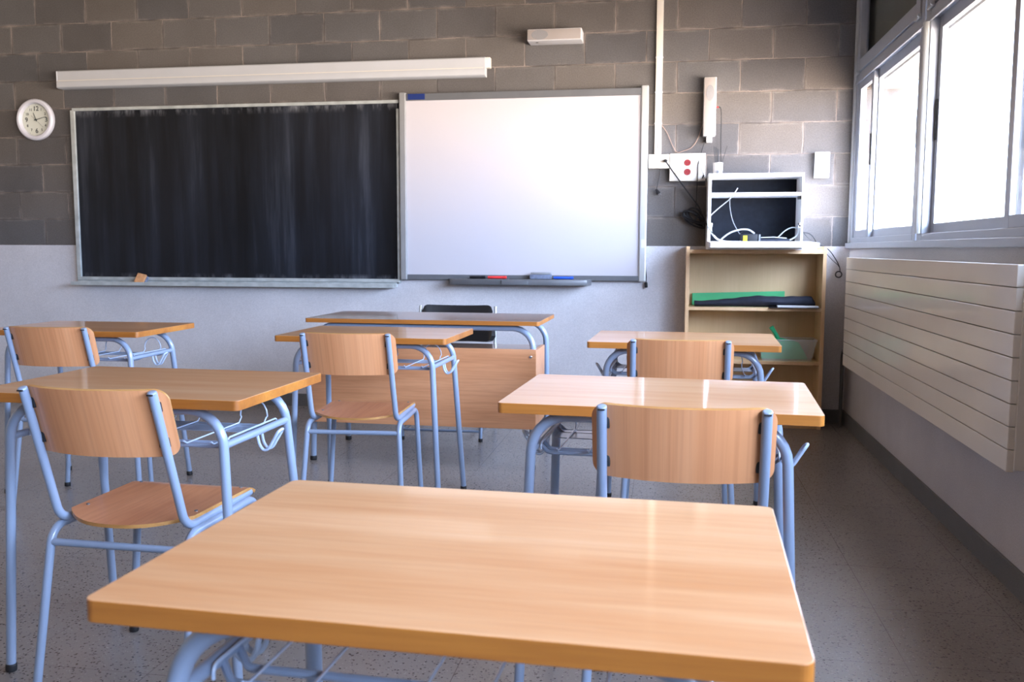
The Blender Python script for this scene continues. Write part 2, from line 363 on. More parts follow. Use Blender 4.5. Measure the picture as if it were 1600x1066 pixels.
M['alu_light'] = plain('satin_aluminium', (.50, .52, .52), .35, .45, 0, .05, 6)
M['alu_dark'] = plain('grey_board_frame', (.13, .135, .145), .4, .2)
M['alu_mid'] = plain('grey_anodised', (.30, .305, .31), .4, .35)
M['board_frame'] = plain('chalky_aluminium', (.46, .49, .48), .5, .2, 0, .15, 14)
M['slate'] = mat_chalkboard()
M['white_board'] = plain('whiteboard_enamel', (.47, .445, .465), .45, 0, 0, .004, 3, spec=.10)
M['white'] = plain('white_plastic', (.60, .60, .605), .4, 0, 0, .02)
M['white_lam'] = plain('white_melamine', (.84, .84, .84), .35, 0, 0, .02)
M['screen_white'] = plain('screen_case_enamel', (.46, .47, .49), .4, 0, 0, .02)
M['cream'] = plain('cream_plastic', (.68, .64, .56), .4, 0, 0, .02)
M['cream2'] = plain('yellowed_socket', (.60, .52, .36), .4)
M['radiator'] = plain('cream_radiator_enamel', (.76, .72, .65), .28, 0, .35, .035, 3)
M['speaker'] = plain('beige_speaker_shell', (.32, .285, .265), .55, 0, 0, .03)
M['mesh'] = plain('speaker_grille', (.23, .225, .23), .7, 0, 0, .05, 200)
M['black'] = plain('black_plastic', (.008, .008, .010), .5, spec=.3)
M['navy'] = plain('dark_navy_fabric', (.010, .013, .028), .8, 0, 0, .2, 30)
M['backboard'] = plain('black_backboard', (.006, .008, .013), .8, 0, 0, .2, 40, spec=.15)
M['red'] = plain('red_socket', (.20, .003, .008), .4)
M['redpl'] = plain('red_plastic', (.75, .04, .04), .4)
M['bluepl'] = plain('blue_plastic', (.02, .10, .55), .4)
M['bluetape'] = plain('dark_blue_tape', (.004, .020, .13), .5)
M['yellow'] = plain('yellow_label', (.85, .75, .0), .5)
M['shelfwood'] = wood('pale_birch_board', (.66, .48, .265), (.62, .44, .235), (.56, .39, .20), axis=2, rough=.5, coat=.05, freq=8, contrast=.3)
M['shelfedge'] = wood('birch_edge', (.70, .47, .27), (.62, .40, .21), (.52, .31, .15), axis=2, rough=.4, coat=.1, freq=8, contrast=.5)
M['green'] = plain('green_card', (.06, .42, .16), .5)
M['greenp'] = mat_plastic_clear('green_translucent_plastic', (.03, .42, .18), .97)
M['clear'] = mat_plastic_clear('clear_plastic', (.85, .88, .86), .20)
M['paper'] = plain('paper_sheets', (.62, .62, .66), .6)
M['glass'] = mat_glass('window_glass')
M['shutter'] = plain('closed_roller_shutter', (.10, .105, .09), .7, 0, 0, .1, 3)
M['chrome'] = plain('chrome', (.75, .76, .78), .15, 1)
M['clockface'] = plain('clock_dial', (.66, .68, .60), .4, 0, 0, .01)
M['clockrim'] = plain('clock_rim_plastic', (.62, .62, .68), .35)
M['ink'] = plain('black_print', (.02, .03, .03), .6)
M['copper'] = plain('thin_pinkish_wire', (.34, .23, .18), .5)
M['greyc'] = plain('grey_cable', (.42, .45, .47), .5)
M['foam'] = plain('blue_grey_felt', (.16, .19, .27), .9, 0, 0, .2, 60)
M['rawwood'] = plain('orange_wood_grip', (.62, .30, .13), .5, 0, 0, .15, 40)
M['pipe'] = plain('dark_painted_pipe', (.09, .09, .09), .5)
M['vinyl'] = plain('black_vinyl', (.010, .011, .013), .35, 0, .2)

# ------------------------------------------------------------------ room
XL, YB, ZC = -7.6, -9.5, 3.2
struct(obj('floor', BX(XL, .3, YB, .2, -.1, 0), M['floor'], smooth=False))
struct(obj('ceiling', BX(XL, .3, YB, .2, ZC, ZC+.1), M['ceiling'], smooth=False))
struct(obj('wall_front', BX(XL-.2, .3, 0, .2, -.1, ZC+.1), M['block'], smooth=False))
struct(obj('wall_left', BX(XL-.2, XL, YB, 0, -.1, ZC+.1), M['ceiling'], smooth=False))  # unseen wall, made pale to bounce fill light back into the room
struct(obj('wall_back', BX(XL-.2, .3, YB-.2, YB, -.1, ZC+.1), M['ceiling'], smooth=False))  # invented wall behind the camera, pale so it returns window light
ZS = 1.1465
struct(obj('trim_1', BX(XL, 0, -.008, 0, 0, ZS, bev=.0025), M['dado'], smooth=False))          # smooth render coat under the blocks
bm = bmesh.new(); box(bm, 0, .3, YB, 0, -.1, 1.135); box(bm, 0, .3, YB, 0, 2.92, ZC+.1)
struct(obj('wall_right', bm, M['dado'], smooth=False))
struct(obj('baseboard_right', BX(-.012, 0, YB, -.008, 0, .088, bev=.002), M['skirting'], smooth=False))
struct(obj('baseboard_front', BX(XL, -.012, -.020, -.008, 0, .088, bev=.002), M['skirting'], smooth=False))
# sill running under all the windows
bm = bmesh.new(); box(bm, -.030, .30, YB, -.004, 1.134, 1.168, bev=.004)
struct(obj('trim_2', bm, M['alu'], smooth=False))

def bar(bm, y0, y1, z0, z1, x0=-.004, x1=.05, bev=.0025): box(bm, x0, x1, y0, y1, z0, z1, bev=bev)
def window(idx, y1, mirror, n_real=True):
    """one 1.575 m bay: lower sliding pair, upper tilting light in front of a closed shutter. y1 = far edge"""
    w_ = 1.575; y0 = y1-w_
    e = bpy.data.objects.new('window_%d' % idx, None); col.objects.link(e); struct(e); e.location = (0, y1, 1.168)
    def P(bm, nm, mat, par=e):
        o = obj(nm, bm, mat, None, smooth=False); o.parent = par
        if par is e: o.matrix_parent_inverse = Matrix.Translation((0, -y1, -1.168))
        return o
    bm = bmesh.new()
    bar(bm, y1-.085, y1-.004 if idx > 1 else y1-.012, 1.168, 2.915)           # far jamb
    bar(bm, y0, y0+.055, 1.168, 2.915)
    bar(bm, y0+.055, y1-.085, 1.168, 1.20); bar(bm, y0+.055, y1-.085, 2.165, 2.21); bar(bm, y0+.055, y1-.085, 2.87, 2.915)
    box(bm, -.010, .0, y0, y1-.012, 2.150, 2.170, bev=.002)                         # drip lines of the transom
    P(bm, 'frame', M['alu'])
    # bright cover strip on the post / corner
    bm = bmesh.new()
    if idx == 1: box(bm, -.016, .0, -.045, -.010, 1.170, 3.19, bev=.003)
    else: cyl(bm, (-.006, y1-.055, 1.20), (-.006, y1-.055, 2.15), .022, 20)
    P(bm, 'cover_strip', M['alu_light'])
    # sliding sashes : narrow visible one on the inner track, wide one on the outer track
    inner0, inner1 = (y1-.50, y1-.09) if not mirror else (y0+.055, y0+.48)
    outer0, outer1 = (y1-1.405, y1-.46) if not mirror else (y0+.40, y1-.085)
    for nm, a, b_, xo in (('sash', inner0, inner1, .006), ('sash', outer0, outer1, .034)):
        bm = bmesh.new(); st = .048
        bar(bm, a, a+st, 1.20, 2.165, xo, xo+.024); bar(bm, b_-st, b_, 1.20, 2.165, xo, xo+.024)
        bar(bm, a+st, b_-st, 1.20, 1.245, xo, xo+.024); bar(bm, a+st, b_-st, 2.11, 2.165, xo, xo+.024)
        s = P(bm, nm, M['alu'])
        g = obj('glass', BX(xo+.010, xo+.014, a+st, b_-st, 1.245, 2.11), M['glass'], s, smooth=False)
        hy = a+.02 if not (mirror and xo > .02) else b_-.02
        h = obj('handle', BX(xo-.006, xo, hy-.009, hy+.009, 1.62, 1.80, bev=.002), M['black'] , s, smooth=False)
    # upper light
    bm = bmesh.new(); a, b_ = y0+.06, y1-.09
    bar(bm, a, a+.07, 2.215, 2.865, -.012, .03); bar(bm, b_-.07, b_, 2.215, 2.865, -.012, .03)
    bar(bm, a+.07, b_-.07, 2.215, 2.285, -.012, .03); bar(bm, a+.07, b_-.07, 2.80, 2.865, -.012, .03)
    s = P(bm, 'upper_sash', M['alu'])
    obj('glass', BX(.004, .008, a+.07, b_-.07, 2.285, 2.80), M['glass'], s, smooth=False)
    for hy in (a+.02, b_-.02):
        bm = bmesh.new(); box(bm, -.020, -.008, hy-.045, hy+.045, 2.200, 2.212, bev=.002); cyl(bm, (-.020, hy-.05, 2.21), (-.020, hy-.035, 2.21), .008)
        obj('hinge', bm, M['alu_light'], s, smooth=False)
    P(BX(.07, .10, y0, y1, 2.19, 2.93), 'shutter', M['shutter'])
    return e
yy = 0.0
NBAY = 5  # bays nearer the camera are unseen, added to set how daylight falls
for i in range(NBAY):
    window(i+1, yy-(0.06 if i == 0 else 0) if False else yy, i % 2 == 1); yy -= 1.60
struct(obj('wall_right_rear', BX(0, .3, YB, yy, 1.135, 2.92), M['ceiling'], smooth=False))  # unseen blank stretch, added to end the window band and limit daylight
# outside reveal of the windows
struct(obj('trim_3', BX(.10, .30, YB, 0, 2.13, 2.19), M['alu_light'], smooth=False))

# ------------------------------------------------------------------ radiator
rad = thing('radiator', 'long cream flat-panel radiator of nine horizontal slats under the windows', 'radiator', (-.06, -1.9, .45))
def RP(bm, nm, mat, **k):
    o = obj(nm, bm, mat, rad, **k); o.matrix_parent_inverse = Matrix.Translation((.06, 1.9, -.45)); return o
H = (1.083-.448)/9
bm = bmesh.new()
for i in range(9): box(bm, -.120, -.098, -3.21, -.567, .448+H*i+.0012, .448+H*(i+1)-.0012, bev=.0028)
RP(bm, 'front_slats', M['radiator'], smooth=False)
RP(BX(-.1, -.062, -3.215, -3.20, .455, 1.080, bev=.003), 'side_cover', M['radiator'], smooth=False); RP(BX(-.1, -.062, -.58, -.566, .455, 1.080, bev=.003), 'side_cover', M['radiator'], smooth=False)
bm = bmesh.new(); box(bm, -.098, -.085, -3.2, -.58, .46, 1.075)
RP(bm, 'core_panel', M['radiator'], smooth=False)
for y_ in (-1.0, -2.8): RP(BX(-.085, -.001, y_-.02, y_+.02, .55, .98), 'wall_bracket', M['radiator'], smooth=False)
bm = bmesh.new(); cyl(bm, (-.05, -3.19, 1.055), (-.05, -3.28, 1.055), .012); cyl(bm, (-.05, -3.235, 1.055), (-.05, -3.275, 1.055), .02, bev=.004)
RP(bm, 'air_valve', M['chrome'])
bm = bmesh.new(); tube(bm, fillet([(-.045, -.57, .50), (-.045, -.30, .51), (-.045, -.15, .49), (-.045, -.15, 0)], [.05, .06]), .011, 12)
tag(obj('heating_pipe', bm, M['pipe']), 'dark heating pipe rising from the floor in the corner behind the radiator', 'pipe')

# ------------------------------------------------------------------ school desk
def rod(pts, r, rad=0.0, seg=12):
    bm = bmesh.new(); tube(bm, fillet(pts, rad) if rad else pts, r, seg); return bm
def make_desk():
    root = thing('school_desk', '', 'desk')
    bm = bmesh.new(); plate(bm, round_rect(.745, .518, .014), .735, .760, bev=.0014, mi_top=0, mi_side=1, mi_bot=0)
    obj('tabletop', bm, [M['top'], M['edge']], root, smooth=False)
    for s, yt, yf, zt in ((-1, -.200, -.212, .7225), (1, .150, .238, .7225)):
        obj('frame_rail', rod([(-.205, yt, zt), (.205, yt, zt)], .0125), M['blue'], root)
        for sx_ in (-1, 1):
            yk = yt+(yf-yt)*.12
            leg = obj('leg', rod([(sx_*.205, yt, zt), (sx_*.297, yt, zt), (sx_*.328, yf, .012)], .0125, [.092]), M['blue'], root)
            bm = bmesh.new(); cyl(bm, (sx_*.328, yf, 0), (sx_*.3265, yf, .022), .0145, 16, bev=.004); obj('foot', bm, M['rubber'], leg)
    for sx_ in (-1, 1):
        obj('side_rail', rod([(sx_*.3005, -.198, .635), (sx_*.3005, .160, .635)], .010), M['blue'], root)
        # double wire hook
        bm = bmesh.new(); P = []
        for yy_, rev in ((-.012, False), (.014, True)):
            q = [(sx_*.296, yy_, .628), (sx_*.302, yy_, .600), (sx_*.314, yy_, .585), (sx_*.328, yy_, .590), (sx_*.342, yy_, .612), (sx_*.356, yy_, .635)]
            P += q[::-1] if rev else q
            if not rev: P.append((sx_*.362, .001, .641))
        tube(bm, smooth_curve(P, 6), .0042, 8); obj('hook', bm, M['bluewire'], root)
    # wire book tray
    bm = bmesh.new()
    for y_ in (-.135, -.095, .10, .14):
        tube(bm, fillet([(-.300, y_+.03, .635), (-.270, y_, .618), (.270, y_, .618), (.300, y_+.03, .635)], .02), .0055, 8)
    tr = obj('book_tray', bm, M['blue'], root)
    bm = bmesh.new()
    for cx in (-.205, .0, .205):
        for k, (a, b_) in enumerate(((cx-.038, cx+.038),)):
            pts = [(a, -.16, .634), (a, -.145, .626), (a, .135, .626), (a, .150, .640)]
            arc = [(cx-.038*math.cos(R(t_))*1.1, .152, .645+.050*math.sin(R(t_))) for t_ in range(0, 181, 20)]
            pts += arc + [(b_, .150, .640), (b_, .135, .626), (b_, -.145, .626), (b_, -.16, .634)]
            tube(bm, pts, .0022, 6)
    for sx_ in (-1, 1): tube(bm, fillet([(sx_*.285, -.15, .628), (sx_*.285, -.15, .645), (sx_*.285, .13, .645), (sx_*.285, .13, .628)], .01), .0025, 6)
    obj('wire', bm, M['bluewire'], tr)
    obj('tray_plate', BX(-.285, .285, .03, .135, .6205, .6225), M['blue'], tr, smooth=False)
    return root
# ------------------------------------------------------------------ school chair
def make_chair():
    root = thing('school_chair', '', 'chair')
    yT, zT, yB, zB = -.280, .790, -.167, .437
    dx = (yB-yT)/(zT-zB)
    for s in (-1, 1):
        p = obj('upright', rod([(s*.170, yT, zT), (s*.174, yB, zB), (s*.172, .165, .441)], .0112, .055), M['blue'], root)
        bm = bmesh.new(); cyl(bm, (s*.170, yT, zT-.004), (s*.170, yT-.003, zT+.005), .0114, 16, bev=.004); obj('end_cap', bm, M['blue'], p)
        box_ = bmesh.new(); box(box_, s*.170-.0075, s*.170+.0075, yT-.0135, yT-.006, zT-.0045, zT-.0005, bev=.0008); obj('slot', box_, M['rubber'], p)
        for z_ in (.755, .665):
            y_ = yT+(zT-z_)*dx
            obj('spacer', BX(s*.170-.010*(s > 0)-.006, s*.170+.010*(s < 0)+.006, y_+.004, y_+.030, z_-.013, z_+.013, bev=.003), M['rubber'], p)
        for k, (pts, foot) in enumerate((([(s*.187, 0.0, .424), (s*.187, -.182, .424), (s*.211, -.239, .012)], (-.239)), ([(s*.187, 0.0, .424), (s*.184, .178, .426), (s*.208, .166, .012)], .166))):
            leg = obj('leg', rod(pts, .0112, [.048]), M['blue'], root)
            bm = bmesh.new(); cyl(bm, (s*(.211 if foot < 0 else .208), foot, 0), (s*(.2105 if foot < 0 else .2075), foot, .020), .0135, 16, bev=.004); obj('foot', bm, M['rubber'], leg)
    obj('stretcher', rod([(-.188, -.187, .386), (.188, -.187, .386)], .0095), M['blue'], root)
    obj('stretcher', rod([(-.182, .150, .415), (.182, .150, .415)], .0095), M['blue'], root)
    # seat
    def seat(u, v):
        hw = .180-.006*(1-v)/2
        yr = -.213+.088*abs(u)**2.6; yf = .200-.012*abs(u)**6
        y = yr+(yf-yr)*(v+1)/2
        z = .4575 - .008*(1-abs(u)**2)*(1-max(0, v)**2) - .016*max(0, (v-.72)/.28)**2
        return (u*hw, y, z)
    bm = bmesh.new(); shell(bm, seat, 20, 20, .009)
    st = obj('seat', bm, [M['ply_y'], M['ply_edge']], root)
    for sx_ in (-1, 1):
        for y_ in (-.085, .15):
            bm = bmesh.new(); cyl(bm, (sx_*.155, y_, .4525), (sx_*.155, y_, .4585), .0045, 12); obj('screw', bm, M['alu_dark'], st)
    # backrest: curved ply, hollow towards the sitter
    rc = .030; hw, hh = .190, .084
    def back(u, v):
        x = u*hw; lim = hh
        if abs(x) > hw-rc: lim = hh-rc+math.sqrt(max(0, rc*rc-(abs(x)-(hw-rc))**2))
        zz = .7145+v*lim; yc = yT+(zT-zz)*dx
        bow = -.050*(1-(x/hw)**2)
        return (x, yc+.034+bow, zz)
    bm = bmesh.new(); shell(bm, lambda u, v: back(-math.sin(u*math.pi/2)*1.0, v), 36, 10, .009)
    obj('backrest', bm, [M['ply_v'], M['ply_edge']], root)
    return root

desk0 = make_desk(); chair0 = make_chair()
desks = [
 ('pale beech desk nearest the camera, empty top filling the foreground', (-1.376, -5.072), -.036, .994),
 ('shiny-topped beech desk on the right, second from the camera', (-1.160, -3.808), -.056, 1),
 ('beech desk on the right in front of the wooden bookcase', (-1.078, -2.318), -.038, 1),
 ('beech desk on the left behind the blue-framed chair, middle row', (-2.526, -3.870), -.022, 1),
 ('beech desk at the far left, nearest the clock end of the wall', (-3.802, -2.270), .020, 1),
 ('beech desk standing just in front of the teacher table, centre', (-2.402, -2.303), -.012, 1)]
for i, (lab, (x, y), a, s) in enumerate(desks):
    d = desk0 if i == 0 else copy_tree(desk0)
    d.location = (x, y, 0); d.rotation_euler = (0, 0, a); d.scale = (s, s, s); d['label'] = lab; d['category'] = 'desk'; d['group'] = 'pupil desks with blue tube frames'
chairs = [
 ('school chair on the right with its beech backrest against the shiny second desk', (-1.109, -3.964), -.017),
 ('school chair tucked under the bookcase desk, lower half hidden by the shiny desk', (-1.100, -2.52), .004),
 ('school chair on the left in the foreground, whole seat in view', (-2.479, -3.957), -.03),
 ('school chair at the far left by the picture edge, in the back row', (-3.718, -2.475), .075),
 ('school chair in the centre, between the teacher table and the camera', (-2.402, -2.50), .067)]
for i, (lab, (x, y), a) in enumerate(chairs):
    d = chair0 if i == 0 else copy_tree(chair0)
    d.location = (x, y, 0); d.rotation_euler = (0, 0, a); d['label'] = lab; d['category'] = 'chair'; d['group'] = 'pupil chairs with blue tube frames'

# ------------------------------------------------------------------ teacher desk
t = thing('teacher_desk', 'long beech teacher desk with blue tube frame and wooden modesty panel', 'desk', (-2.402, -1.325, 0), -.012)
bm = bmesh.new(); plate(bm, round_rect(1.25, .58, .015), .738, .760, bev=.0014); obj('tabletop', bm, [M['desk_dark'], M['edge']], t, smooth=False)
for yt, yf in ((-.235, -.285), (.215, .245)):
    obj('frame_rail', rod([(-.46, yt, .722), (.46, yt, .722)], .016), M['blue'], t)
    for s in (-1, 1):
        l = obj('leg', rod([(s*.46, yt, .722), (s*.588, yt, .722), (s*.592, yf, .012)], .016, [.11]), M['blue'], t)
        bm = bmesh.new(); cyl(bm, (s*.592, yf, 0), (s*.592, yf, .024), .018, 16, bev=.004); obj('foot', bm, M['rubber'], l)
pn = obj('modesty_panel', BX(-.585, .615, -.322, -.304, .215, .622, bev=.0015), M['panel'], t, smooth=False)
for s in (-.56, .588):
    bm = bmesh.new(); cyl(bm, (s, -.322, .585), (s, -.326, .585), .008, 14, bev=.002); obj('screw', bm, M['chrome'], pn)
obj('side_panel', BX(.597, .615, -.304, -.02, .23, .618, bev=.0015), M['panel'], t, smooth=False)
obj('side_panel', BX(-.585, -.567, -.304, -.02, .23, .618, bev=.0015), M['panel'], t, smooth=False)
obj('under_shelf', BX(-.567, .597, -.304, -.02, .598, .616, bev=.0015), M['desk_dark'], t, smooth=False)

# ------------------------------------------------------------------ teacher chair
t = thing('teacher_chair', 'black padded chair with pale metal frame behind the teacher desk', 'chair', (-2.45, -.72, 0), .02)
def pad(u, v):
    x = u*.228*(1-.04*max(0, v)**4); z = .665+v*.108-.006*(1-u*u)*(v > 0)*v
    return (x, .17+.03*(u*u)-.02*v*-1*.3, z)
rc = .04
def pad2(u, v):
    x = u*.228; lim = .115
    if abs(x) > .228-rc: lim = .115-rc+math.sqrt(max(0, rc*rc-(abs(x)-(.228-rc))**2))
    return (x, .165-.03*(1-u*u)*-1+.02*v, .660+v*lim-.006*(1-u*u)*max(0, v))
bm = bmesh.new(); shell(bm, pad2, 30, 12, .035, 0, 0); bk = obj('backrest', bm, M['vinyl'], t)
bm = bmesh.new(); box(bm, -.22, .22, -.24, .17, .44, .49, bev=.018, seg=3); obj('seat', bm, M['vinyl'], t)
for s in (-1, 1):
    obj('back_post', rod([(s*.242, .205, .765), (s*.242, .18, .43), (s*.242, -.24, .43)], .0095, .05), M['alu_light'], t)
    l = obj('leg', rod([(s*.235, -.05, .43), (s*.235, -.262, .43), (s*.235, -.285, .010)], .0105, [.05]), M['blue'], t)
    bm = bmesh.new(); cyl(bm, (s*.235, -.285, 0), (s*.235, -.285, .02), .013, 14); obj('foot', bm, M['rubber'], l)
    l = obj('leg', rod([(s*.235, .05, .43), (s*.235, .15, .43), (s*.235, .22, .010)], .0105, [.05]), M['blue'], t)
    bm = bmesh.new(); cyl(bm, (s*.235, .22, 0), (s*.235, .22, .02), .013, 14); obj('foot', bm, M['rubber'], l)
    obj('side_rail', rod([(s*.235, -.283, .055), (s*.235, .215, .055)], .008), M['alu_dark'], t)
obj('stretcher', rod([(-.235, -.283, .06), (.235, -.283, .06)], .008), M['blue'], t)

# ------------------------------------------------------------------ chalkboard
t = thing('chalkboard', 'wide black chalkboard with pale metal frame, smeared with chalk dust', 'chalkboard', (-4.2, -.01, 1.5))
def TP(root):
    inv = Matrix.Translation(root.location).inverted()
    def f(bm, nm, mat, par=None, **k):
        o = obj(nm, bm, mat, par or root, **k)
        if par is None: o.matrix_parent_inverse = inv
        return o
    return f
f = TP(t)
f(BX(-5.42, -2.985, -.024, -.008, .905, 2.120), 'writing_surface', M['slate'], smooth=False)
f(BX(-5.425, -2.975, -.040, -.008, 2.112, 2.134, bev=.003), 'frame', M['board_frame'], smooth=False)
f(BX(-5.440, -5.408, -.040, -.008, .888, 2.118, bev=.003), 'frame', M['board_frame'], smooth=False)
f(BX(-2.990, -2.972, -.040, -.008, .888, 2.075, bev=.003), 'frame', M['board_frame'], smooth=False)
f(BX(-5.435, -2.975, -.044, -.008, .892, .916, bev=.004), 'frame', M['board_frame'], smooth=False)
bm = bmesh.new(); box(bm, -5.440, -3.00, -.115, -.008, .858, .864, bev=.001); box(bm, -5.440, -3.00, -.118, -.112, .856, .882, bev=.002); box(bm, -5.440, -3.0, -.035, -.008, .864, .893, bev=.002)
f(bm, 'chalk_tray', M['board_frame'], smooth=False)
e = thing('chalkboard_eraser', 'orange wooden chalk eraser with dark felt leaning on the chalkboard tray', 'eraser', (-4.905, -.088, .866), 0)
e.rotation_euler = (R(-28), R(12), 0)
obj('grip', BX(-.045, .022, -.018, .0, 0, .075, bev=.003), M['rawwood'], e, smooth=False)
obj('felt', BX(-.045, .030, .0, .020, 0, .072, bev=.004), M['foam'], e, smooth=False)

# ------------------------------------------------------------------ whiteboard
t = thing('whiteboard', 'large white interactive whiteboard with grey frame beside the chalkboard', 'whiteboard', (-2.12, -.01, 1.5)); f = TP(t)
f(BX(-2.925, -1.325, -.050, -.012, .945, 2.130), 'writing_surface', M['white_board'], smooth=False)
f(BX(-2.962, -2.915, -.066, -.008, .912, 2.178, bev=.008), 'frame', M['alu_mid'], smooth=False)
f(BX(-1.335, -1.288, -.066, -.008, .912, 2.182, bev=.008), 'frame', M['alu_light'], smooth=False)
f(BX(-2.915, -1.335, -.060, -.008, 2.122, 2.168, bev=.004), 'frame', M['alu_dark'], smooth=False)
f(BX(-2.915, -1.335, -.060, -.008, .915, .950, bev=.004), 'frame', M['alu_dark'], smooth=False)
f(BX(-2.900, -2.782, -.0625, -.0600, 2.128, 2.166), 'blue_tape', M['bluetape'], smooth=False)
f(BX(-1.322, -1.298, -.0685, -.0655, 1.135, 1.190), 'sticker', M['white'], smooth=False)
# pen tray
bm = bmesh.new()
ol = [(-2.62, -.062), (-2.595, -.135), (-2.57, -.150), (-1.70, -.150), (-1.67, -.135), (-1.645, -.062)]
plate(bm, ol, .885, .925, bev=.006, mi_top=0, mi_side=0)
pt = f(bm, 'pen_tray', M['alu_dark'])
obj('centre_grip', BX(-2.24, -2.06, -.162, -.145, .888, .916, bev=.006), M['alu_dark'], pt, smooth=True)
for x0, x1 in ((-2.475, -2.35), (-2.345, -2.205), (-2.19, -2.06), (-1.905, -1.755)):
    obj('pen_slot', BX(x0, x1, -.132, -.082, .9245, .9262), M['black'], pt, smooth=False)
for (x0, x1, mt, lab) in ((-2.465, -2.358, 'black', 'black marker in the left slot of the whiteboard pen tray'), (-2.340, -2.212, 'redpl', 'red marker lying in the whiteboard pen tray'), (-1.895, -1.762, 'bluepl', 'blue marker in the right slot of the whiteboard pen tray')):
    bm = bmesh.new(); cyl(bm, (x0, -.105, .9355), (x1-.03, -.105, .9355), .009, 14, bev=.002); 
    mk = thing('marker', lab, 'marker', ((x0+x1)/2, -.105, .9265), 0, 'board markers'); f2 = TP(mk)
    f2(bm, 'barrel', M[mt]); bm = bmesh.new(); cyl(bm, (x1-.03, -.105, .9355), (x1, -.105, .9355), .0095, 14, bev=.002); f2(bm, 'cap', M[mt])
e = thing('whiteboard_eraser', 'grey-blue felt whiteboard eraser standing on the pen tray', 'eraser', (-1.98, -.105, .9265))
obj('felt_pad', BX(-.072, .072, -.022, .022, .0, .030, bev=.005), M['foam'], e); obj('grip', BX(-.068, .068, -.020, .020, .030, .044, bev=.005), M['alu_mid'], e)

# ------------------------------------------------------------------ projection screen case
t = thing('projection_screen', 'long white roll-up projection screen case above the boards', 'screen', (-3.9, -.05, 2.33)); f = TP(t)
prof = [(-.010, 2.268), (-.075, 2.268), (-.088, 2.276), (-.092, 2.300), (-.086, 2.318), (-.080, 2.322), (-.080, 2.385), (-.072, 2.392), (-.010, 2.392)]
bm = bmesh.new(); A = [bm.verts.new((-5.50, y, z)) for y, z in prof]; B = [bm.verts.new((-2.365, y, z)) for y, z in prof]
for i in range(len(prof)): j = (i+1) % len(prof); bm.faces.new((A[i], A[j], B[j], B[i]))
bm.faces.new(A); bm.faces.new(B); f(bm, 'case', M['screen_white'])
bm = bmesh.new(); box(bm, -2.365, -2.335, -.060, -.008, 2.325, 2.392, bev=.003); f(bm, 'end_bracket', M['cream'])
bm = bmesh.new(); box(bm, -5.49, -2.375, -.0865, -.082, 2.318, 2.3225); f(bm, 'groove', M['cream'])
bm = bmesh.new(); box(bm, -5.502, -5.4985, -.088, -.012, 2.272, 2.388); f(bm, 'end_cap', M['screen_white'])

# ------------------------------------------------------------------ wall clock
t = thing('wall_clock', 'round white-rimmed wall clock with black numerals', 'clock', (-5.733, -.001, 2.060), 0)
def ring_mesh(prof, seg=64):
    bm = bmesh.new(); rings = []
    for r_, y_ in prof: rings.append([bm.verts.new((r_*math.cos(2*math.pi*k/seg), y_, r_*math.sin(2*math.pi*k/seg))) for k in range(seg)])
    for a, b_ in zip(rings, rings[1:]):
        for k in range(seg): bm.faces.new((a[k], a[(k+1) % seg], b_[(k+1) % seg], b_[k]))
    return bm
obj('rim', ring_mesh([(.145, 0), (.150, -.012), (.148, -.030), (.138, -.040), (.124, -.040), (.117, -.032), (.115, -.010)]), M['clockrim'], t)
bm = bmesh.new(); cyl(bm, (0, -.001, 0), (0, -.011, 0), .117, 64); dial = obj('dial', bm, M['clockface'], t)
def text_mesh(s, size, x, z, into):
    cu = bpy.data.curves.new('txt', 'FONT'); cu.body = s; cu.size = size; cu.align_x = 'CENTER'; cu.align_y = 'CENTER'; cu.extrude = .0004; cu.offset = size*.012
    o = bpy.data.objects.new('txt', cu); col.objects.link(o); bpy.context.view_layer.update()
    me = bpy.data.meshes.new_from_object(o.evaluated_get(bpy.context.evaluated_depsgraph_get()))
    tb = bmesh.new(); tb.from_mesh(me)
    bmesh.ops.transform(tb, matrix=Matrix.Translation((x, -.0115, z)) @ Matrix.Rotation(R(90), 4, 'X'), verts=tb.verts)
    m2 = bpy.data.meshes.new('t2'); tb.to_mesh(m2); tb.free(); into.from_mesh(m2)
    bpy.data.objects.remove(o); bpy.data.curves.remove(cu); bpy.data.meshes.remove(me); bpy.data.meshes.remove(m2)
bm = bmesh.new()
for h_ in range(1, 13):
    big = h_ % 3 == 0; rr = .080 if big else .084; a = R(90-30*h_)
    text_mesh(str(h_), (.047 if big else .026), rr*math.cos(a), rr*math.sin(a), bm)
obj('numerals', bm, M['ink'], dial, smooth=False)
bm = bmesh.new()
for k in range(60):
    a = 2*math.pi*k/60; L_ = .007 if k % 5 == 0 else .003; w_ = .0011 if k % 5 == 0 else .0005
    tb = bmesh.new(); bmesh.ops.create_cube(tb, size=1); bmesh.ops.scale(tb, vec=(L_, .0006, w_), verts=tb.verts)
    merge(bm, tb, Matrix.Rotation(-a, 4, 'Y') @ Matrix.Translation((.109, -.0114, 0)))
obj('minute_marks', bm, M['ink'], dial, smooth=False)
def hand(nm, ang, L_, tail, w_, y_, mat):
    tb = bmesh.new(); bmesh.ops.create_cube(tb, size=1); bmesh.ops.scale(tb, vec=(w_, .001, L_+tail), verts=tb.verts); bmesh.ops.translate(tb, vec=(0, y_, (L_-tail)/2), verts=tb.verts)
    for v in tb.verts:
        if v.co.z > 0: v.co.x *= .45
    bmesh.ops.transform(tb, matrix=Matrix.Rotation(R(ang), 4, 'Y'), verts=tb.verts); obj(nm, tb, mat, t, smooth=False)
hand('hour_hand', -22, .056, .012, .0065, -.015, M['ink']); hand('minute_hand', 76, .085, .016, .0055, -.018, M['ink']); hand('second_hand', 132, .080, .045, .0014, -.021, M['ink'])
bm = bmesh.new(); cyl(bm, (0, -.011, 0), (0, -.023, 0), .005, 16); obj('hub', bm, M['ink'], t)

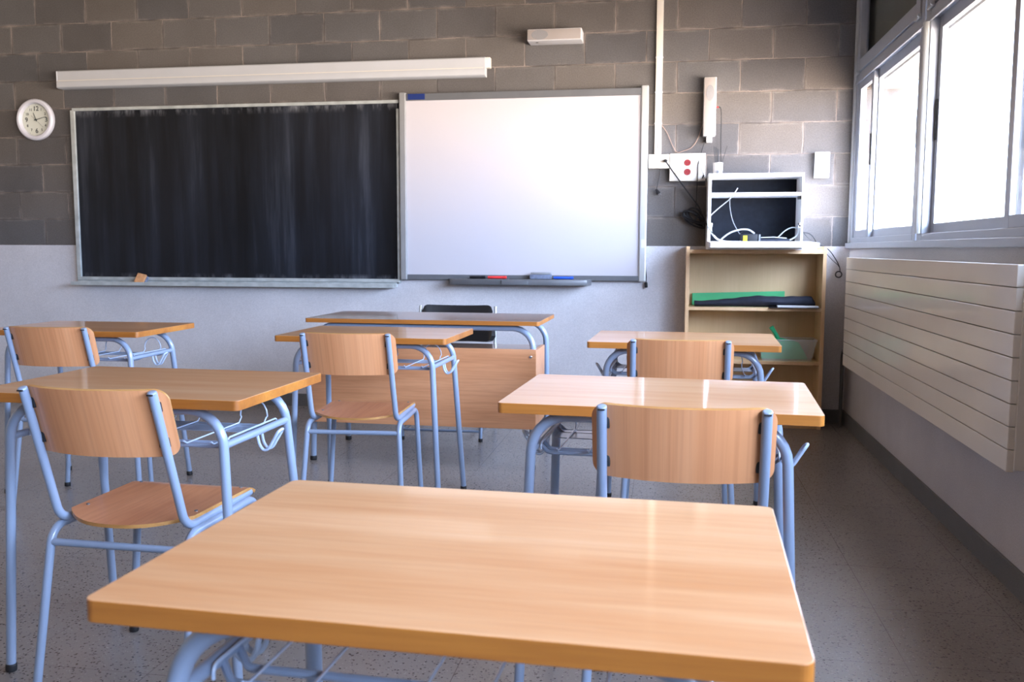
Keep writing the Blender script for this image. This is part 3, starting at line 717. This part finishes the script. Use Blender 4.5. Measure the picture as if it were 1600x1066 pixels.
# ------------------------------------------------------------------ loudspeakers
def speaker(name, lab, cx, cz, w_, h_, d, cone, vertical):
    t = thing(name, lab, 'speaker', (cx, -.005, cz), 0, 'slim wall loudspeakers'); 
    obj('cabinet', BX(-w_/2, w_/2, -d, 0, -h_/2, h_/2, bev=.006, seg=3), M['white'], t)
    g = obj('front_grille', BX(-w_/2+.002, w_/2-.006, -d-.003, -d+.002, -h_/2+.004, h_/2-.004, bev=.002), M['speaker'], t)
    tb = bmesh.new(); rx, rz = cone[2], cone[3]
    bmesh.ops.create_cone(tb, cap_ends=True, segments=32, radius1=1, radius2=.96, depth=.002)
    bmesh.ops.transform(tb, matrix=Matrix.Translation((cone[0], -d-.0035, cone[1])) @ Matrix.Diagonal((rx, 1, rz, 1)) @ Matrix.Rotation(R(90), 4, 'X'), verts=tb.verts)
    obj('driver_cover', tb, M['mesh'], g)
    return t
s1 = speaker('wall_speaker', 'horizontal beige and white loudspeaker high on the block wall above the whiteboard', -1.8955, 2.504, .353, .072, .142, (-.095, 0, .055, .031), False)
s1.rotation_euler = (0, 0, 0)
bm = bmesh.new(); cyl(bm, (-.120, -.085, -.0370), (-.120, -.085, -.0340), .009, 16); obj('port', bm, M['black'], s1)
bm = bmesh.new(); box(bm, -.02, .02, -.02, .005, -.03, .03); obj('bracket', bm, M['white'], s1)
s2 = speaker('wall_speaker', 'upright beige and white loudspeaker on the block wall right of the cable duct', -.900, 2.035, .078, .368, .075, (0, .085, .026, .050), True)
obj('bracket', BX(-.016, .020, -.040, .0, -.222, -.184, bev=.003), M['white'], s2)
obj('bracket_slot', BX(-.001, .003, -.0412, -.0395, -.212, -.198), M['black'], s2)
for z_ in (-.022, -.045): obj('jack_socket', BX(.038, .043, -.045, -.032, z_-.006, z_+.006), M['black'], s2)
bm = bmesh.new(); cyl(bm, (.038, -.04, .0), (.056, -.04, .0), .005, 10); obj('red_plug', bm, M['redpl'], s2)
tag(cable('speaker_cable', [(-.844, -.045, 2.035), (-.832, -.04, 2.030), (-.825, -.03, 1.99), (-.824, -.025, 1.85), (-.820, -.02, 1.72), (-.812, -.02, 1.62), (-.81, -.012, 1.50)], .003, M['black']), 'thin black cable hanging from the red plug on the upright loudspeaker', 'cable')
tag(cable('speaker_wire', [(-1.20, -.010, 1.93), (-1.165, -.010, 1.88), (-1.13, -.010, 1.80), (-1.10, -.010, 1.757), (-1.06, -.010, 1.765), (-1.01, -.010, 1.785), (-.975, -.010, 1.83), (-.95, -.010, 1.90), (-.925, -.012, 1.98)], .0019, M['copper']), 'thin pinkish wire looping from the white duct to the upright loudspeaker', 'wire')

# ------------------------------------------------------------------ trunking, junction box, sockets
t = thing('cable_duct', 'white vertical plastic cable duct running up the block wall', 'duct', (-1.22, -.001, 2.3)); f = TP(t)
f(BX(-1.246, -1.203, -.030, -.001, 1.745, 3.195, bev=.002), 'channel', M['cream'])
for z_ in (1.94, 2.14, 2.36): f(BX(-1.250, -1.200, -.0318, -.001, z_, z_+.006, bev=.001), 'joint_clip', M['white'])
f(BX(-1.228, -1.221, -.0312, -.0295, 1.775, 1.825, bev=.001), 'grey_mark', M['alu_mid'])
t = thing('junction_box', 'low white trunking box between the whiteboard and the socket panel', 'box', (-1.22, -.001, 1.70)); f = TP(t)
f(BX(-1.282, -1.148, -.045, -.001, 1.652, 1.742, bev=.003), 'cover', M['cream'])
for x_, z_ in ((-1.270, 1.70), (-1.158, 1.70), (-1.176, 1.725)):
    bm = bmesh.new(); cyl(bm, (x_, -.0445, z_), (x_, -.0465, z_), .003, 10); f(bm, 'screw', M['alu_dark'])
t = thing('socket_panel', 'cream socket panel with two red and two cream sockets', 'socket', (-1.02, -.001, 1.655)); f = TP(t)
f(BX(-1.146, -.918, -.050, -.001, 1.568, 1.745, bev=.004), 'faceplate', M['cream'])
def socket(x_, z_, mt, nm):
    tb = ring_mesh([(.0215, .0), (.0215, -.003), (.0185, -.003), (.0175, .004)], 32)
    bmesh.ops.translate(tb, vec=(x_, -.050, z_), verts=tb.verts); s = f(tb, nm, mt)
    tb = bmesh.new(); cyl(tb, (x_, -.0480, z_), (x_, -.0505, z_), .0178, 32); c_ = obj('socket_face', tb, mt, s)
    c_.matrix_parent_inverse = Matrix.Identity(4)
    tb = bmesh.new()
    for dx_ in (-.0075, .0075): cyl(tb, (x_+dx_, -.0500, z_), (x_+dx_, -.0512, z_), .0022, 10)
    obj('contact_hole', tb, M['black'], s)
for z_ in (1.685, 1.626):
    socket(-1.088, z_, M['cream2'], 'cream_socket'); socket(-1.032, z_, M['red'], 'red_socket')
f(BX(-1.000, -.938, -.0515, -.0495, 1.605, 1.675, bev=.001), 'blank_module', M['white'])
f(BX(-1.000, -.938, -.0515, -.0495, 1.682, 1.715, bev=.001), 'blank_module', M['white'])
t = obj('blank_plate', BX(-.236, -.146, -.035, -.001, 1.580, 1.743, bev=.004), M['white_lam']); tag(t, 'plain white rectangular cover plate on the wall near the window', 'plate')

# hanging plug, flex, coil
t = thing('power_plug', 'black power plug dangling on its flex below the junction box', 'plug', (-1.227, -.03, 1.50)); f = TP(t)
f(rod(smooth_curve([(-1.208, -.02, 1.652), (-1.212, -.022, 1.60), (-1.220, -.025, 1.56), (-1.228, -.03, 1.515)]), .0025, 0, 8), 'flex', M['black'])
bm = bmesh.new(); cyl(bm, (-1.232, -.03, 1.518), (-1.212, -.03, 1.488), .007, 12, .014); f(bm, 'plug_body', M['black'])
bm = bmesh.new(); cyl(bm, (-1.216, -.030, 1.490), (-1.206, -.030, 1.474), .002, 8); cyl(bm, (-1.206, -.030, 1.494), (-1.196, -.030, 1.478), .002, 8); f(bm, 'pin', M['chrome'])
t = thing('mains_lead', 'thick black power cord slanting from the junction box to the white cabinet', 'cord', (-1.1, -.04, 1.6)); f = TP(t)
bm = bmesh.new(); cyl(bm, (-1.172, -.045, 1.700), (-1.172, -.078, 1.696), .011, 14, bev=.003); f(bm, 'plug_body', M['black'])
f(rod(smooth_curve([(-1.170, -.072, 1.692), (-1.12, -.075, 1.62), (-1.06, -.075, 1.54), (-1.0, -.07, 1.46), (-.955, -.07, 1.40), (-.925, -.07, 1.33)]), .0045, 0, 8), 'flex', M['black'])
bm = bmesh.new()
for k in range(6):
    pts = []; L_ = .062+.010*(k % 3); W_ = .020+.007*(k % 4); ox, oz = .010*(k % 2)-.004*k, .004*k-.010*(k % 3)
    ca, sa = math.cos(R(-48+5*k)), math.sin(R(-48+5*k))
    for j in range(32):
        a = 2*math.pi*j/32; lx = L_*math.cos(a); lz = W_*math.sin(a)*(1-.35*math.cos(a))
        pts.append((-.972+ox+lx*ca-lz*sa, -.040-.0075*k+.004*math.sin(a*2), 1.328+oz+lx*sa+lz*ca))
    tube(bm, pts, .0055, 8, closed=True)
tube(bm, [(-.972+.021*math.cos(t_)*.9, -.058+.034*math.sin(t_), 1.324+.030*math.cos(t_)) for t_ in [2*math.pi*q/20 for q in range(20)]], .005, 8, closed=True)
tag(obj('cable_coil', bm, M['black']), 'black power cable coiled and tied, hanging left of the white cabinet', 'cable')
tag(cable('thin_cable', [(-.920, -.03, 1.835), (-.945, -.035, 1.755), (-.964, -.055, 1.675), (-.966, -.058, 1.60), (-.970, -.055, 1.50), (-.972, -.05, 1.40)], .003, M['black']), 'thin black cable hanging from the upright loudspeaker across the socket panel', 'cable')
t = thing('jack_plug', 'small black jack plug hanging at the right edge of the socket panel', 'plug', (-.93, -.055, 1.60)); f = TP(t)
f(rod(smooth_curve([(-.966, -.054, 1.672), (-.95, -.054, 1.655), (-.935, -.055, 1.625), (-.925, -.055, 1.600)]), .0015, 0, 6), 'wire', M['greyc'])
bm = bmesh.new(); cyl(bm, (-.927, -.056, 1.603), (-.937, -.056, 1.583), .005, 10, .003); f(bm, 'plug_body', M['black'])
t = thing('hanging_cable', 'short black cable end hanging from the lower right corner of the whiteboard', 'cable', (-1.29, -.04, .89)); f = TP(t)
f(rod(smooth_curve([(-1.292, -.03, 1.00), (-1.285, -.03, .95), (-1.287, -.035, .905)]), .003, 0, 8), 'flex', M['black'])
bm = bmesh.new(); cyl(bm, (-1.287, -.035, .908), (-1.284, -.035, .872), .010, 12, bev=.003); f(bm, 'connector', M['black'])

# ------------------------------------------------------------------ bookcase
t = thing('bookcase', 'open pale birch bookcase standing in the corner by the radiator', 'bookcase', (-.61, -.02, 0)); f = TP(t)
BF = -.265
def board(x0, x1, z0, z1, nm, y0=BF, y1=-.024, ed=.0):
    o = f(BX(x0, x1, y0, y1, z0, z1, bev=.001), nm, [M['shelfwood'], M['shelfedge']], smooth=False)
    for p in o.data.polygons:
        if p.normal.y < -.7 : p.material_index = 1
        if nm == 'side_panel' and abs(p.normal.x) > .7 and ((x0 < -.9 and p.normal.x < 0) or (x0 > -.3 and p.normal.x > 0)): p.material_index = 1
    return o
board(-1.032, -1.010, 0, 1.145, 'side_panel'); board(-.202, -.180, 0, 1.145, 'side_panel')
board(-1.010, -.202, 1.100, 1.124, 'top_board'); board(-1.010, -.202, .742, .762, 'shelf', BF+.004); board(-1.010, -.202, .405, .425, 'shelf', BF+.004)
board(-1.010, -.202, .055, .075, 'bottom_board'); board(-1.010, -.202, 0, .055, 'plinth', BF+.012, BF+.028)
f(BX(-1.010, -.202, -.030, -.022, .06, 1.12), 'back_panel', M['shelfwood'], smooth=False)

# items on the bookcase
bm = BX(-.295, .290, -.010, .010, 0, .078, bev=.002)
for v in bm.verts:
    if v.co.z > .04: v.co.z += .018*(v.co.x+.295)/.585
t = obj('card_folder', bm, M['green'], smooth=False)
t.location = (-.690, -.060, .7630); tag(t, 'long green card folder standing behind the navy bag on the bookcase shelf', 'folder')
def bag(u, v):
    x = u*.372; a = v*math.pi
    sm_ = min(1, max(0, (u+.9)/1.0)); hgt = .0175+.0165*sm_*sm_*(3-2*sm_)
    if u > .97: hgt *= .55
    hgt *= 1+.03*math.sin(9*u+1)+.025*math.sin(23*u)
    return (x, .058*math.cos(a)*(.8+.2*math.sin(5*u)), hgt+hgt*math.sin(a))
bm = bmesh.new(); nU = 40; nV = 16; rg = []
for i in range(nU+1): rg.append([bm.verts.new(bag(-1+2*i/nU, 2*j/nV)) for j in range(nV)])
for i in range(nU):
    for j in range(nV): bm.faces.new((rg[i][j], rg[i][(j+1) % nV], rg[i+1][(j+1) % nV], rg[i+1][j]))
bm.faces.new(rg[0]); bm.faces.new(rg[-1])
t = obj('fabric_bag', bm, M['navy']); t.location = (-.600, -.160, .7635); tag(t, 'long dark navy fabric bag lying on the middle bookcase shelf', 'bag')
t = thing('paper_stack', 'thin stack of papers and a clipboard sticking out under the navy bag', 'papers', (-.36, -.235, .7625))
obj('clipboard', BX(-.155, .145, -.055, .03, 0, .004, bev=.001), M['black'], t, rot=(0, 0, R(-3)))
obj('sheets', BX(-.105, .140, -.050, .02, .0042, .014, bev=.001), M['paper'], t, rot=(0, 0, R(-2)))
# clear box with green dustpan
t = thing('storage_box', 'clear plastic storage box on the lower bookcase shelf', 'box', (-.395, -.150, .4255))
bm = bmesh.new(); th = .0035
def frus(x, y, z0, z1, k):
    pass
n0 = [(-.150, -.075), (.150, -.075), (.150, .075), (-.150, .075)]; n1 = [(-.180, -.092), (.180, -.092), (.180, .092), (-.180, .092)]
o0 = [bm.verts.new((x, y, 0)) for x, y in n0]; o1 = [bm.verts.new((x, y, .135)) for x, y in n1]
i0 = [bm.verts.new((x*.975, y*.95, th)) for x, y in n0]; i1 = [bm.verts.new((x*.975, y*.95, .135)) for x, y in n1]
bm.faces.new(o0); bm.faces.new(i0)
for k in range(4):
    j = (k+1) % 4; bm.faces.new((o0[k], o0[j], o1[j], o1[k])); bm.faces.new((i0[k], i0[j], i1[j], i1[k])); bm.faces.new((o1[k], o1[j], i1[j], i1[k]))
obj('tub', bm, M['clear'], t, smooth=False)
bm = bmesh.new(); tube(bm, [(x*1.01, y*1.01, .134) for x, y in n1], .004, 8, closed=True); obj('rim', bm, M['clear'], t)
t = thing('dustpan', 'green plastic dustpan with raised handle standing in the clear storage box', 'dustpan', (-.41, -.150, .431))
bm = bmesh.new()
ol = [(-.135, 0), (.150, 0), (.145, .02), (.095, .105), (.06, .118), (-.04, .140), (-.11, .145), (-.135, .12)]
A = [bm.verts.new((x, -.012, z)) for x, z in ol]; B = [bm.verts.new((x, -.006, z)) for x, z in ol]
bm.faces.new(A); bm.faces.new(B)
for k in range(len(ol)): j = (k+1) % len(ol); bm.faces.new((A[k], A[j], B[j], B[k]))
box(bm, -.13, .145, -.006, .045, 0, .004); obj('pan', bm, M['greenp'], t, smooth=False)
bm = bmesh.new(); tube(bm, [(-.030, -.008, .125), (-.052, -.008, .165), (-.078, -.008, .205)], [.014, .012, .016], 10); obj('handle', bm, M['greenp'], t)

# ------------------------------------------------------------------ white AV cabinet
t = thing('media_cabinet', 'white open media cabinet with its front flap down, standing on the bookcase', 'cabinet', (-.615, -.05, 1.125)); f = TP(t)
CX0, CX1, CF = -.905, -.330, -.275
f(BX(CX0, CX0+.018, CF, -.010, 1.125, 1.596, bev=.001), 'side_panel', M['white_lam'], smooth=False)
f(BX(CX1-.012, CX1, CF, -.010, 1.125, 1.596, bev=.001), 'side_panel', M['white_lam'], smooth=False)
f(BX(CX0+.018, CX1-.012, CF, -.010, 1.574, 1.596, bev=.001), 'top_panel', M['white_lam'], smooth=False)
f(BX(CX0+.018, CX1-.012, CF, -.010, 1.125, 1.166, bev=.001), 'bottom_panel', M['white_lam'], smooth=False)
f(BX(CX0+.018, CX1-.012, CF+.01, -.020, 1.458, 1.478, bev=.001), 'shelf', M['white_lam'], smooth=False)
f(BX(CX0+.018, CX1-.012, -.022, -.012, 1.166, 1.574), 'back_panel', M['backboard'], smooth=False)
fl = bmesh.new(); box(fl, -.305, .305, -.435, -.002, -.014, .014, bev=.002)
flo = obj('flap', fl, M['white_lam'], t, smooth=False); flo.location = (-.600+.615, CF+.05, 1.163-1.125-.0); flo.rotation_euler = (R(1.6), 0, 0)
for x_ in (CX0+.024, CX1-.018):
    bm = bmesh.new(); box(bm, x_-.006, x_+.006, CF+.01, CF+.04, 1.265, 1.29, bev=.001); cyl(bm, (x_, CF+.01, 1.27), (x_, CF+.03, 1.27), .008); f(bm, 'stay_fitting', M['chrome'])
bm = bmesh.new(); box(bm, CX1-.032, CX1-.012, CF+.02, CF+.05, 1.435, 1.455, bev=.001); f(bm, 'lock', M['black'])

# inside the cabinet
t = thing('power_adapter', 'black power adapter with a yellow label inside the white cabinet', 'adapter', (-.66, -.22, 1.1665)); f = TP(t)
f(BX(-.700, -.595, -.245, -.17, 1.1665, 1.222, bev=.004), 'casing', M['black']); f(BX(-.684, -.660, -.2475, -.2445, 1.174, 1.212, bev=.0008), 'yellow_label', M['yellow'], smooth=False)
t = thing('media_player', 'flat dark blue-black media player lying on its side inside the white cabinet', 'device', (-.48, -.2, 1.1665)); f = TP(t)
f(BX(-.578, -.400, -.240, -.10, 1.1665, 1.192, bev=.004), 'casing', M['navy']); f(BX(-.590, -.579, -.245, -.12, 1.1665, 1.220, bev=.002), 'end_plate', M['alu_dark'])
f(rod([(-.575, -.235, 1.200), (-.50, -.235, 1.203), (-.42, -.235, 1.196)], .003, 0, 8), 'cable_loop', M['greyc'])
def c(ctrl, r_, mt, nm, lab): tag(cable(nm, ctrl, r_, M[mt]), lab, 'cable')
c([(-.880, -.262, 1.29), (-.884, -.266, 1.245), (-.868, -.268, 1.215), (-.835, -.27, 1.185), (-.78, -.27, 1.174), (-.70, -.268, 1.172)], .006, 'white', 'white_cable', 'thick white cable curving down the left inside of the white cabinet')
c([(-.828, -.235, 1.172), (-.805, -.235, 1.200), (-.76, -.235, 1.232), (-.70, -.235, 1.250), (-.65, -.235, 1.248), (-.615, -.235, 1.225)], .005, 'greyc', 'grey_cable', 'pale grey cable arching over the black adapter in the white cabinet')
c([(-.352, -.235, 1.272), (-.352, -.235, 1.235), (-.368, -.235, 1.205), (-.40, -.235, 1.186), (-.43, -.235, 1.182)], .0045, 'greyc', 'grey_cable', 'pale grey cable curling down at the right inside of the white cabinet')
c([(-.355, -.20, 1.262), (-.39, -.20, 1.262), (-.43, -.20, 1.240), (-.47, -.20, 1.200)], .0035, 'greyc', 'grey_cable', 'thin grey cable arching over the media player in the white cabinet')
c([(-.884, -.15, 1.340), (-.83, -.15, 1.39), (-.77, -.20, 1.44), (-.750, -.285, 1.468), (-.728, -.285, 1.505)], .003, 'greyc', 'thin_cable', 'thin shiny cable slanting up across the shelf of the white cabinet')
c([(-.770, -.20, 1.455), (-.765, -.20, 1.38), (-.745, -.20, 1.30), (-.71, -.20, 1.235), (-.70, -.20, 1.222)], .0025, 'alu_dark', 'thin_cable', 'thin dark cable hanging below the shelf inside the white cabinet')
c([(-.700, -.16, 1.222), (-.68, -.16, 1.240), (-.64, -.16, 1.245), (-.61, -.16, 1.235), (-.60, -.15, 1.20)], .003, 'black', 'thin_cable', 'short black cable loop on top of the yellow-labelled adapter')
c([(-.910, -.12, 1.345), (-.915, -.15, 1.31), (-.900, -.282, 1.262), (-.880, -.285, 1.235), (-.862, -.284, 1.215)], .003, 'black', 'thin_cable', 'black cable ends poking around the left edge of the white cabinet')
c([(-.325, -.20, 1.245), (-.300, -.24, 1.205), (-.285, -.30, 1.185)], .002, 'black', 'thin_cable', 'short thin black wire on the right end of the cabinet flap')
c([(-.322, -.15, 1.235), (-.27, -.15, 1.225), (-.235, -.15, 1.185), (-.222, -.10, 1.152), (-.180, -.09, 1.150), (-.13, -.05, 1.12), (-.085, -.035, 1.06), (-.062, -.03, 1.015), (-.058, -.03, .985)], .0028, 'black', 'thin_cable', 'black cable running over the bookcase corner and down the wall')
c([(-.150, -.06, 1.10), (-.11, -.045, 1.06), (-.075, -.035, 1.03), (-.060, -.03, 1.01)], .002, 'black', 'thin_cable', 'thin second black wire beside the cable in the wall corner')
bm = bmesh.new(); pts = [(-.066+.019*math.cos(a), -.032, .968+.019*math.sin(a)) for a in [2*math.pi*k/24 for k in range(24)]]; tube(bm, pts, .004, 8, closed=True)
tag(obj('cable_loop', bm, M['black']), 'small black loop of cable hanging in the corner above the radiator', 'cable')

# cup with zip ties on the cabinet
t = thing('cup_holder', 'small white cup standing on top of the media cabinet', 'cup', (-.842, -.10, 1.5962))
tb = ring_mesh([(.0, .002), (.026, .002), (.028, .0), (.032, -.078), (.029, -.078), (.025, -.006), (.0, -.006)], 28); bmesh.ops.transform(tb, matrix=Matrix.Rotation(R(-90), 4, 'X'), verts=tb.verts)
bmesh.ops.translate(tb, vec=(0, 0, .0021), verts=tb.verts)
obj('cup', tb, M['white_lam'], t)
obj('dark_mark', BX(-.010, .006, -.0335, -.0280, .012, .032), M['alu_dark'], t, smooth=False)
ties = [(-.012, 0, -.028, 0, .185), (-.006, .004, -.020, .0, .18), (0, .0, -.012, 0, .178), (.004, -.004, -.004, 0, .172), (.006, .002, .002, 0, .165), (.008, 0, .055, 0, .185)]
for k, (x0, y0, x1, y1, h_) in enumerate(ties):
    tb = bmesh.new(); tube(tb, [(x0, y0, .012), ((x0+x1)/2, (y0+y1)/2, h_*.55), (x1, y1, h_)], .0024, 6)
    o = obj('cable_tie', tb, M['black']); o.location = (-.842, -.10, 1.5962)
    tag(o, 'black cable tie leaning out to the right of the white cup' if k == 5 else 'black cable tie in the upright bunch in the white cup on the cabinet', 'cable tie', None if k == 5 else 'bunch of cable ties in the cup')
